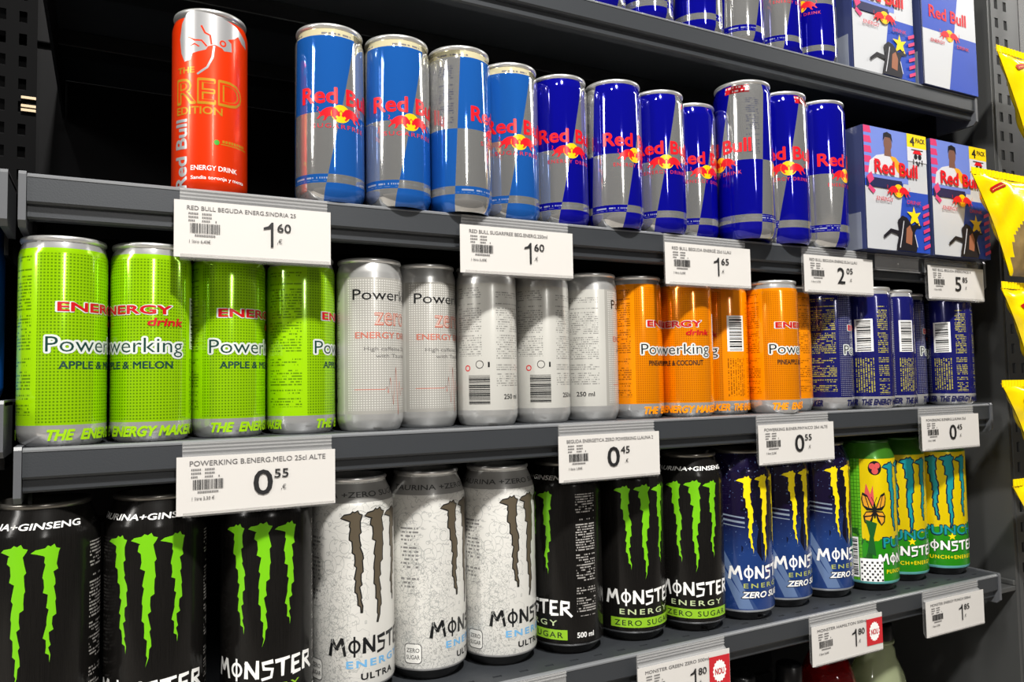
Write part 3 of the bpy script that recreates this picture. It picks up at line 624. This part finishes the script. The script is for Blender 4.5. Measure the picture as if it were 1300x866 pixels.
for (x, y, px, py, lb) in [(0.5678, 0.0086, 914.5, 207, 'tall blue can turned to show silver half with red rim patch'), (0.6251, 0.0147, 1001.5, 212, 'tall royal blue can between the turned silver one and the last'), (0.6828, 0.0146, 1073, 222, 'tall royal blue can beside the boxed four-packs')]:
    D_RT.place(x, y, z, lb, G4, px, py)
# ------------------------------------------------------------------ dotted cans
z = ZS[2]; UP_ = -35.5
GG = 'lime green slim cans'
for (x, y, px, u, lb) in [(-0.0259, 0.0292, 57.5, UP_, 'lime green slim can at the shelf end by the neighbouring bay'), (0.0274, 0.0346, 231, 35.5, 'lime green slim can, second from the neighbouring bay'), (0.0800, 0.0440, 265.7, UP_, 'lime green slim can, third from the neighbouring bay'), (0.1337, 0.0473, 399.4, UP_, 'lime green slim can touching the silver cans')]:
    D_G.place(x, y, z, lb, GG, px, 435, u)
for (x, y, px, u, lb) in [(0.1870, 0.0400, 448, -33, 'silver zero slim can beside the lime green cans, pulse line showing'), (0.2389, 0.0514, 526, -33, 'silver zero slim can, second from the lime green cans, pulse line showing'), (0.2902, 0.0380, 607, 73, 'silver slim can turned to its barcode, nearer the pulse-line cans'), (0.3461, 0.0423, 685, 73, 'silver slim can turned to its barcode, nearer the 250 ml can'), (0.4010, 0.0451, 742, -61, 'silver slim can showing 250 ml print, touching an orange can')]:
    D_Z.place(x, y, z, lb, 'silver slim cans', px, 440, u)
for (x, y, px, u, lb) in [(0.4541, 0.0452, 814, UP_, 'orange slim can touching the silver cans'), (0.5057, 0.0325, 899, 35.5, 'orange slim can whose name fills its face, beside the barcode one'), (0.5634, 0.0439, 935, 54.5, 'orange slim can turned to show its white barcode'), (0.6112, 0.0207, 976.6, UP_, 'orange slim can just past the one with the barcode'), (0.6579, 0.0460, 1037.5, UP_, 'orange slim can touching the navy cans, small print showing')]:
    D_O.place(x, y, z, lb, 'orange slim cans', px, 440, u)
for (x, y, px, u, lb) in [(0.7100, 0.0357, 1071.6, UP_, 'navy slim can touching the orange cans'), (0.7617, 0.0236, 1097, 54.5, 'navy slim can with barcode, second from the orange cans'), (0.8139, 0.0332, 1152, 54.5, 'navy slim can with barcode, third from the orange cans'), (0.8635, 0.0535, 1168.6, UP_, 'navy slim can set back between two barcode cans'), (0.9127, 0.0257, 1196, 54.5, 'navy slim can with barcode at the shelf end by the side panel')]:
    D_N.place(x, y, z, lb, 'navy slim cans', px, 440, u)
# ------------------------------------------------------------------ large cans
z = ZS[3]
for (x, y, px, lb) in [(-0.0353, 0.04, 22, 'large black can with green claws at the shelf end'), (0.0318, 0.04, 188, 'large black can with green claws, second from the shelf end'), (0.1070, 0.04, 335, 'large black can with green claws touching the white cans')]:
    D_MK.place(x, y, z, lb, 'large black cans with plain green energy lettering', px, 720)
for (x, y, px, lb) in [(0.1758, 0.0540, 480, 'large white swirled can touching the plain black cans'), (0.2419, 0.0610, 589, 'large white swirled can between two white cans'), (0.3084, 0.0580, 672, 'large white swirled can touching the turned black can')]:
    D_W.place(x, y, z, lb, 'large white cans', px, 700)
for (x, y, px, u, lb) in [(0.3746, 0.0518, 695, 18.5, 'large black zero sugar can turned so small print shows'), (0.4450, 0.0497, 819.4, 0, 'large black zero sugar can in the middle of three'), (0.5118, 0.0420, 883.7, 0, 'large black zero sugar can touching the blue cans')]:
    D_MZ.place(x, y, z, lb, 'large black cans with green zero sugar band', px, 670, u)
for (x, y, px, lb) in [(0.5783, 0.0431, 970, 'large navy can with yellow claws touching a black can'), (0.6440, 0.0534, 1023, 'large navy can with yellow claws between two navy cans'), (0.7105, 0.0545, 1076.6, 'large navy can with yellow claws touching the butterfly can')]:
    D_B.place(x, y, z, lb, 'large navy cans', px, 650)
for (x, y, px, u, lb) in [(0.7766, 0.0470, 1110, -40, 'large yellow-green can turned to its butterfly drawing'), (0.8428, 0.0560, 1156, 0, 'large yellow-green can with teal claws between two others'), (0.9102, 0.0494, 1207, 0, 'large yellow-green can with teal claws by the side panel')]:
    D_P.place(x, y, z, lb, 'large yellow-green cans', px, 640, u)
# ------------------------------------------------------------------ cans on the shelf above
z = ZS[0]
for k, (x, y, a) in enumerate([(0.3555, 0.034, -1.2), (0.4090, 0.030, -1.25), (0.4664, 0.030, -1.3), (0.5298, 0.030, -1.4), (0.5878, 0.030, 0.31), (0.6430, 0.030, -0.09), (0.6985, 0.030, -1.3)]):
    D_RB.place(x, y, z, ['royal blue slim can on the shelf above, farthest from the carrier packs', 'royal blue slim can on the shelf above, sixth from the carrier packs', 'royal blue slim can on the shelf above, fifth from the carrier packs', 'royal blue slim can on the shelf above, beside the one turned silver', 'slim can on the shelf above showing its plain silver side', 'slim can on the shelf above, half silver, second from the carrier packs', 'royal blue slim can on the shelf above, touching the carrier packs'][k], 'slim cans on the shelf above', ang=a)
# neighbouring bay
D_PB = Design('slim_drink_can', 'slim', simple('plain_blue_lacquer', c255(24, 96, 190), 0.25, 0.3), [])
D_PB.place(-0.0894, 0.075, -0.018, 'plain blue slim can on the neighbouring bay shelf', None, ang=0)
# ------------------------------------------------------------------ price cards
def one(x, y, h): return poly([(x-0.9, y), (x+0.9, y), (x+0.9, y+h), (x-0.4, y+h), (x-2.6, y+h*0.84), (x-5.8, y+h*0.775), (x-5.8, y+h*0.69), (x-0.9, y+h*0.755)])
def price_tag(x, zs, title, big, cents, unit, label, seed, nou=False, w=0.105, tilt=0.0, title_h=3.0, tw=72, dz=0.0):
    root = empty('price_tag', (x, 0, zs+Z0+dz)); tag(root, label, 'price tag', 'price tags on the shelf edges'); root.rotation_euler = (0, tilt, 0)
    t = 0.0005
    # clear holder: hooked over the lip, pocket in front
    prof = [(-0.0004, -0.0006), (-0.0004, -0.046), (-0.0030, -0.0502), (-0.0068, -0.0498), (-0.0088, -0.0465), (-0.0082, -0.0465), (-0.0064, -0.0490), (-0.0033, -0.0493), (-0.0012, -0.0458), (-0.0012, -0.0104), (-0.0064, -0.0122), (-0.0064, -0.0128), (-0.0014, -0.0088), (-0.0014, -0.0006)]
    obj('holder', prism_x('holder', prof, 0.004, w-0.001, M['clear']), root)
    for zz_ in (-0.0016, -0.0040, -0.0064): boxes('holder_ridge', [(0.004, -0.0022, zz_-0.0005, w-0.001, -0.0013, zz_+0.0005)], M['clear'], root)
    cdm = box_bm([(0, -0.0004, 0, w, 0, 0.0385)]); card = obj('card', finish('card', cdm, M['paper']), root)
    card.location = (0, -0.0069, -0.0485); W = w*1000
    L = [(txt(title, 8, 32.2, title_h, tw, 0.006), M['greyink']),
         (join([rect(9+dx+i*1.05, yy, 9+dx+i*1.05+0.75, yy+1.2) for dx, n_, yy in ((0, 6, 29.2), (8.5, 6, 29.2), (0, 6, 26.8), (8.5, 6, 26.8), (0, 4, 24.4), (8.5, 5, 24.4), (17, 1, 24.4)) for i in range(n_)]), M['greyink']),
         (bars(10, 16.6, 29, 23.2, False, seed, 34), M['ink']),
         (join([join([rect(13+i*1.1, 14.4, 13.8+i*1.1, 15.6) for i in range(12)]), txt(unit, 9.5, 10, 2.0, None, 0.008)]), M['greyink']),
         (join([one(63.5, 10.0, 17.6) if big == '1' else txt(big, 48.5, 10.5, 17.4, {'2': 11.5, '5': 11.5, '0': 13}[big], 0.012), txt(cents, 67 if big == '1' else 62.5, 21.2, 6.2, 9.6, 0.010), txt(',\u20ac', 67, 13.0, 3.2, None, 0.0)]), M['ink'])]
    obj('print', build_flat('print', L, plane_map), card).location = (0, -0.0004, 0)
    if nou:
        star = poly([(92+math.cos(2*math.pi*i/32)*(8.2 if i % 2 == 0 else 7.0), 20.5+math.sin(2*math.pi*i/32)*(10.2 if i % 2 == 0 else 8.9)) for i in range(32)])
        obj('offer_patch', build_flat('offer_patch', [(rect(80, 7, 104.5, 34), M['redink']), (star, M['whiteink']), (txt('NOU', 92, 17.6, 5.6, 11, 0.03, align='C'), M['redink'])], plane_map), card).location = (0, -0.0006, 0)
    return root
price_tag(0.0385, ZS[1], 'RED BULL BEGUDA ENERG.SINDRIA 25', '1', '60', '1 litro 6,40\u20ac', 'white price card 1,60 clipped under the orange-red can', 1)
price_tag(0.2465, ZS[1], 'RED BULL SUGARFREE BEG.ENERG.250ml', '1', '60', '1 litro 6,40\u20ac', 'white price card 1,60 clipped under the pale blue cans', 2)
price_tag(0.4510, ZS[1], 'RED BULL BEGUDA ENERG\u00c8 25cl LLAU', '1', '65', '1 litro 6,60\u20ac', 'white price card 1,65 above the orange cans', 3)
price_tag(0.6300, ZS[1], 'RED BULL BEGUDA ENERG.35,5cl LLAU', '2', '05', '1 litro 5,77\u20ac', 'white price card 2,05 above the first navy cans', 4)
price_tag(0.8295, ZS[1], 'RED BULL BEGUDA ENERG.PACK 4', '5', '85', '1 litro 5,85\u20ac', 'white price card 5,85 clipped under the boxed packs', 5)
price_tag(0.0410, ZS[2], 'POWERKING B.ENERG.MELO 25cl ALTE', '0', '55', '1 litre 2,20 \u20ac', 'white price card 0,55 clipped under the lime green cans', 6, title_h=3.6, tw=90)
price_tag(0.3335, ZS[2], 'BEGUDA ENERGETICA ZERO POWERKING LLAUNA 2', '0', '45', '1 litre 1,80\u20ac', 'white price card 0,45 clipped under the silver cans', 7, tw=90)
price_tag(0.5590, ZS[2], 'POWERKING B.ENER.PINYA/CO 25cl ALTE', '0', '55', '1 litre 2,20\u20ac', 'white price card 0,55 clipped under the orange cans', 8, tw=88)
price_tag(0.8060, ZS[2], 'POWERKING B.ENERG.LLAUNA 25cl', '0', '45', '1 litre 1,80\u20ac', 'white price card 0,45 clipped under the navy cans', 9)
price_tag(0.7990, ZS[3], 'MONSTER ENERGY PUNCH 500ml', '1', '85', '1 litre 3,70\u20ac', 'white price card 1,85 clipped under the yellow-green cans', 10)
price_tag(0.6215, ZS[3], 'MONSTER HAMILTON 500ml', '1', '80', '1 litre 3,60\u20ac', 'white price card 1,80 with red patch under the navy claw cans', 11, nou=True, dz=0.001)
price_tag(0.4085, ZS[3], 'MONSTER GREEN ZERO 500ml', '1', '80', '1 litre 3,60\u20ac', 'white price card 1,80 with red patch under the black zero sugar cans', 12, nou=True)
def empty_holder(x, zs, w, label):
    root = empty('tag_holder', (x, 0, zs+Z0)); tag(root, label, 'tag holder')
    obj('pocket', prism_x('pocket', [(-0.0004, -0.0006), (-0.0004, -0.0185), (-0.0030, -0.0195), (-0.0030, -0.0185), (-0.0012, -0.0176), (-0.0012, -0.0006)], 0, w, M['clear']), root)
    for zz_ in (-0.0016, -0.0040, -0.0165): boxes('holder_ridge', [(0, -0.0022, zz_-0.0005, w, -0.0013, zz_+0.0005)], M['clear'], root)
    tagp = boxes('pin', [(w*0.5, -0.0020, -0.0115, w*0.5+0.0012, -0.0013, -0.0100)], M['whiteink'], root); return root
empty_holder(0.7480, ZS[1], 0.074, 'empty clear plastic strip on the shelf edge under the boxed packs')
empty_holder(0.2700, ZS[3], 0.070, 'empty clear plastic strip on the shelf edge under the white cans')
# ------------------------------------------------------------------ boxed four-packs
W4, H4 = 106.0, 134.5
def pack_layers(art):
    sv = ink('pack_silver', c255(206, 208, 212), 0.3, 0.2); bl = ink('pack_blue', c255(40, 74, 178), 0.3, 0.1); nv = ink('pack_navy', c255(20, 24, 70), 0.35)
    mid = 68
    L = [(rect(0.5, 0.5, W4-0.5, H4-0.5), sv), (poly([(0.5, mid), (62, mid), (75, H4-0.5), (0.5, H4-0.5)]), bl), (poly([(49, 0.5), (W4-0.5, 0.5), (W4-0.5, mid), (62, mid)]), bl)]
    if art:
        pk = ink('pack_pink', c255(206, 60, 110)); skn = ink('figure_skin', c255(120, 84, 70)); wt = ink('figure_white', c255(206, 206, 212)); lav = ink('pack_lavender', c255(110, 130, 205)); yl = ink('pack_yellow', c255(246, 208, 20)); am = ink('figure_amber', c255(224, 160, 40)); bk_ = ink('figure_black', c255(30, 28, 34))
        L += [(poly([(0.5, 76), (72, 76), (75, H4-0.5), (0.5, H4-0.5)]), lav),
              (join([poly([(0.5, H4-0.5-i*11), (11, H4-0.5-i*11), (13, H4-8-i*11), (0.5, H4-8-i*11)]) for i in range(5)]), pk),
              (poly([(6, 82), (9, 96), (20, 103), (34, 106), (48, 104), (58, 96), (64, 82)]), wt), (poly([(42, 105), (52, 104), (70, 88), (66, 82), (54, 88)]), am),
              (join([poly([(33, 104), (34, 113), (44, 113), (45, 104)]), disc(39.5, 118, 6.8, 18, 8.6)]), skn), (poly([(31.5, 120), (33, 129), (39, 131), (46, 129), (47.5, 120), (44, 125), (35, 125)]), bk_),
              (rect(72, 103, W4-0.5, H4-0.5), wt), (rect(72, 119, W4-0.5, H4-0.5), yl), (join([txt('4', 77, 121, 10.5, 8, 0.03), txt('PACK', 87, 125, 5.4, 16, 0.03)]), M['ink']),
              (rect(79, 116.0, 99, 117.0), M['ink']), (poly([(81, 112), (97, 112), (94, 116), (84, 116)]), RB_RED), (join([disc(86, 109, 3), disc(93, 109, 3), stroke([(82, 106), (82, 100)], 1.4), stroke([(97, 106), (97, 100)], 1.4), stroke([(87, 104), (90, 99)], 1.6), stroke([(93, 104), (90, 99)], 1.6)]), bk_),
              (poly([(2, 78), (60, 78), (61.4, mid), (2, mid)]), nv), (join([poly([(2, 78), (10, 84), (14, 76), (6, 70)]), poly([(6, 70), (16, 64), (12, 60), (4, 66)])]), pk),
              (join([poly([(94, 4+i*9), (W4-1, 8+i*9), (W4-1, 12+i*9), (94, 8+i*9)]) for i in range(6)]), pk),
              (poly([(78, 52), (81, 44), (90, 46), (84, 40), (88, 30), (79, 35), (70, 30), (74, 40), (66, 45), (76, 45)]), yl),
              (poly([(46, 0.8), (52, 20), (50, 34), (58, 40), (66, 38), (74, 30), (86, 34), (78, 22), (82, 8), (80, 0.8)]), bk_),
              (join([stroke([(52, 20), (38, 22), (26, 14)], 5, 3.4), stroke([(58, 38), (54, 24), (48, 6)], 1.6), stroke([(74, 28), (90, 30)], 2.0)]), bk_), (poly([(62, 10), (64, 26), (70, 30), (74, 22), (72, 8)]), ink('figure_bronze', c255(150, 96, 70))), (join([stroke([(60, 34), (56, 18), (52, 4)], 1.2), stroke([(78, 20), (82, 6)], 1.2)]), wt)]
    else: L += [(rect(0.6, 0.6, 2.2, H4-0.6), nv)]
    L += [(txt('Red Bull', 51, 84, 15, 72, 0.030, align='C'), RB_RED)] + bulls(53, 61, 1.15) + [(txt('ENERGY', 16, 53.5, 4.4, 27, 0.008), ink('sub_red', c255(196, 40, 56))), (txt('DRINK', 66, 53.5, 4.4, 24, 0.008), ink('sub_red', c255(196, 40, 56)))]
    return L
def carton_mat():
    m = Mat('navy_carton_side'); u, v = m.u, m.v
    m.set(Base_Color=c255(52, 60, 100), Roughness=0.3, Coat_Weight=0.2); return m.m
M['carton'] = carton_mat(); M['carton_grey'] = simple('grey_carton_side', c255(120, 126, 140), 0.4)
PK = {a: build_flat('front_print', pack_layers(a), plane_map) for a in (True, False)}
def four_pack(x, y, zs, art, label):
    root = empty('four_pack', (x, y, zs+Z0)); tag(root, label, 'can pack', 'boxed four-packs')
    w, h = W4/1000, H4/1000
    bm = box_bm([(0, 0, 0, w, 0.106, h)]); es = [e for e in bm.edges if abs(e.verts[0].co.z-e.verts[1].co.z) > 0.05]
    bmesh.ops.bevel(bm, geom=es, offset=0.0015, segments=2, affect='EDGES'); obj('carton', finish('carton', bm, M['carton']), root)
    obj('front_print', PK[art], root)
    boxes('side_panel', [(-0.0006, 0.006, 0.0005, 0.0, 0.100, h*0.30)], M['carton_grey'], root)
    # side print: rows of tiny lettering as a thin printed panel
    sp = [(join([rect(8, 46+i*3.2, 8+random.Random(i).uniform(30, 78), 47.5+i*3.2) for i in range(24)]), ink('side_grey', c255(120, 128, 170)))]
    def smap(xx, yy, li): return (-0.0003-0.00005*li, 0.106-xx/1000, yy/1000), (-1, 0, 0)
    obj('side_print', build_flat('side_print', sp, smap), root)
    return root
four_pack(0.7150, -0.0170, ZS[1], True, 'illustrated four-pack carton beside the tall blue cans')
four_pack(0.8285, -0.0170, ZS[1], True, 'illustrated four-pack carton half hidden by a yellow bag')
four_pack(0.7290, 0.0010, ZS[0], True, 'illustrated four-pack carton on the shelf above')
four_pack(0.8440, -0.0030, ZS[0], False, 'plain blue and silver four-pack carton on the shelf above')
# ------------------------------------------------------------------ snack bags
YEL = Mat('yellow_foil'); nn = YEL.noise(28, detail=3); YEL.set(Base_Color=c255(246, 214, 0), Roughness=0.22, Coat_Weight=0.4, Specular_IOR_Level=0.6); YEL.bump(nn, 0.35, 0.004)
WIN = Mat('snack_window'); wn = WIN.noise(45, detail=4); WIN.set(Base_Color=WIN.mix(wn, c255(78, 60, 34), c255(168, 142, 92)), Roughness=0.3, Coat_Weight=0.5); WIN.bump(wn, 0.4, 0.003)
def snack_bag(x, y, zt, w, h, bulge, rot, label, seed, skew=0.0, taper=0.72):
    """pillow bag hanging from its crimped upper edge; origin at the upper left corner"""
    root = empty('snack_bag', (x, y, zt+Z0)); root.rotation_euler = (0, 0, rot); tag(root, label, 'snack bag', 'yellow snack bags on the hanging strip')
    r = random.Random(seed); nx, ny = 28, 28; ph = [r.random()*6 for _ in range(6)]
    def P(i, j, side):
        s = i/nx; t = j/ny
        ww = w*(1-(1-taper)*t); x0 = skew*t*h+(w-ww)*0.5*1.0
        env = (math.sin(math.pi*min(1, max(0, s)))**0.6)*(math.sin(math.pi*min(1, (t*0.96+0.02)))**0.5) if 0 < s < 1 and 0.06 < t < 0.97 else 0
        wr = 0.0016*math.sin(s*17+ph[0]+t*5)*math.sin(t*11+ph[1])+0.0012*math.sin(s*31+t*23+ph[2])
        e = 0.5*math.sin(math.pi*t)*0.012
        xx = x0+ww*s+(e if s < 0.5 else -e)*abs(2*s-1)
        return (xx, (-1 if side else 1)*(bulge*env+0.0004)+wr*(1 if env else 0.4)*(0 if s in (0, 1) else 1), -t*h+0.003*math.sin(s*9+ph[3])*(1-t))
    for nm, mt, rng in (('foil', YEL.m, None),):
        bm = bmesh.new()
        for side in (1, 0):
            g = [[bm.verts.new(P(i, j, side)) for j in range(ny+1)] for i in range(nx+1)]
            for i in range(nx):
                for j in range(ny):
                    q = (g[i][j], g[i][j+1], g[i+1][j+1], g[i+1][j]); f = bm.faces.new(q if side else q[::-1]); f.smooth = True
                    s, t = (i+.5)/nx, (j+.5)/ny
                    if side and ((s-0.60)/0.56)**2+((t-0.95)/0.62)**2 < 1: f.material_index = 1
        bmesh.ops.remove_doubles(bm, verts=bm.verts[:], dist=0.0002)
        obj('foil', finish('foil', bm, [YEL.m, WIN.m]), root)
    # crimped seal
    bm = bmesh.new(); n = 48; a = [bm.verts.new((w*i/n, -0.001+(0.0006 if i % 2 else -0.0006), 0.006)) for i in range(n+1)]; b = [bm.verts.new((w*i/n, -0.001+(0.0006 if i % 2 else -0.0006), -0.002)) for i in range(n+1)]
    for i in range(n): bm.faces.new((a[i], b[i], b[i+1], a[i+1]))
    rr = bmesh.ops.extrude_face_region(bm, geom=bm.faces[:]); bmesh.ops.translate(bm, verts=[e for e in rr['geom'] if isinstance(e, bmesh.types.BMVert)], vec=(0, 0.0008, 0)); bmesh.ops.recalc_face_normals(bm, faces=bm.faces[:])
    obj('crimp', finish('crimp', bm, YEL.m), root)
    # red banner near the upper edge, lying on the bulge
    fl_ = join([rrect(0, 0, 40, 8, 1.6).rot(0.36)]); tx = join([stroke([(4+q*5.6+t_*0.9, 2.2+1.8*abs(math.sin(t_*0.9+q))) for t_ in range(6)], 0.8) for q in range(6)]).rot(0.36)
    def bmap(xx, yy, li):
        s = (xx*0.62+15)/1000/w; t = (24-yy*0.62)/1000/h; p = P(max(0, min(nx, s*nx)), max(0, min(ny, t*ny)), 1); return (p[0], p[1]-0.0012-0.0003*li, p[2]), (0, -1, 0)
    obj('banner', build_flat('banner', [(fl_, ink('banner_red', c255(190, 24, 24))), (tx, ink('banner_yellow', c255(250, 220, 120)))], bmap, 4.0), root)
    return root
snack_bag(0.9260, -0.040, 0.372, 0.15, 0.142, 0.017, 0.0, 'yellow foil snack bag hanging beside the carrier packs', 1, 0.34)
snack_bag(0.8550, -0.046, 0.216, 0.172, 0.114, 0.017, 0.0, 'yellow foil snack bag hanging in front of a boxed four-pack', 2, 0.36)
snack_bag(0.9120, -0.040, 0.090, 0.14, 0.102, 0.016, 0.0, 'yellow foil snack bag hanging beside the navy slim cans', 3, 0.30)
snack_bag(0.9100, -0.036, -0.024, 0.14, 0.100, 0.016, 0.0, 'yellow foil snack bag, fourth one down the hanging strip', 4, 0.40)
snack_bag(0.9220, -0.036, -0.138, 0.14, 0.110, 0.016, 0.0, 'yellow foil snack bag hanging beside the yellow-green cans', 5, 0.45)
cs = tag(boxes('clip_strip', [(1.034, -0.0105, Z0-0.33, 1.050, -0.0095, Z0+0.52)], M['clear']), 'clear plastic strip that the yellow snack bags hang from', 'strip')
# ------------------------------------------------------------------ bottles on the lowest shelf in view
def glassy(name, c, rough=0.08):
    m = Mat(name); m.set(Base_Color=c, Roughness=rough, Transmission_Weight=0.55, IOR=1.35, Coat_Weight=0.3); return m.m
CAPM = simple('black_cap', c255(22, 22, 24), 0.3)
def bottle(x, y, h, R, col, label, cap_r=14.0, cap_h=20.0, sh=0.62):
    root = empty('drink_bottle', (x, y, ZS[4]+Z0)); tag(root, label, 'bottle', 'bottles on the lowest shelf')
    H = h*1000; nr = cap_r-1.5
    body = [(0, 3), (R*0.8, 0), (R, 5), (R, H*sh), (R*0.985, H*(sh+0.06)), (R*0.86, H*(sh+0.13)), (R*0.62, H*(sh+0.20)), (nr+3, H-cap_h-12), (nr, H-cap_h-6), (nr, H-cap_h+2)]
    obj('body', lathe('body', body, col, 48), root)
    obj('neck_ring', lathe('neck_ring', [(nr, H-cap_h-4), (cap_r+1.5, H-cap_h-4), (cap_r+1.5, H-cap_h-1.5), (nr, H-cap_h-1.5)], col, 32), root)
    cp = [(cap_r, H-cap_h), (cap_r, H-2), (cap_r-1.2, H-0.4), (cap_r-2.5, H), (0, H)]
    obj('cap', lathe('cap', cp, CAPM, 40), root)
    return root
bottle(0.606, 0.075, 0.253, 30, glassy('dark_bottle', c255(30, 22, 22)), 'dark bottle with black cap under the red-patch price card')
bottle(0.676, 0.075, 0.252, 30, bpy.data.materials['dark_bottle'], 'dark bottle with black cap between a dark and a red bottle')
bottle(0.748, 0.085, 0.262, 33, glassy('red_bottle', c255(150, 16, 16)), 'red bottle beside the pale green bottle', 15, 18, 0.74)
bottle(0.828, 0.080, 0.272, 34, glassy('green_bottle', c255(196, 206, 164)), 'pale green bottle beside the red bottle', 19, 18, 0.66)
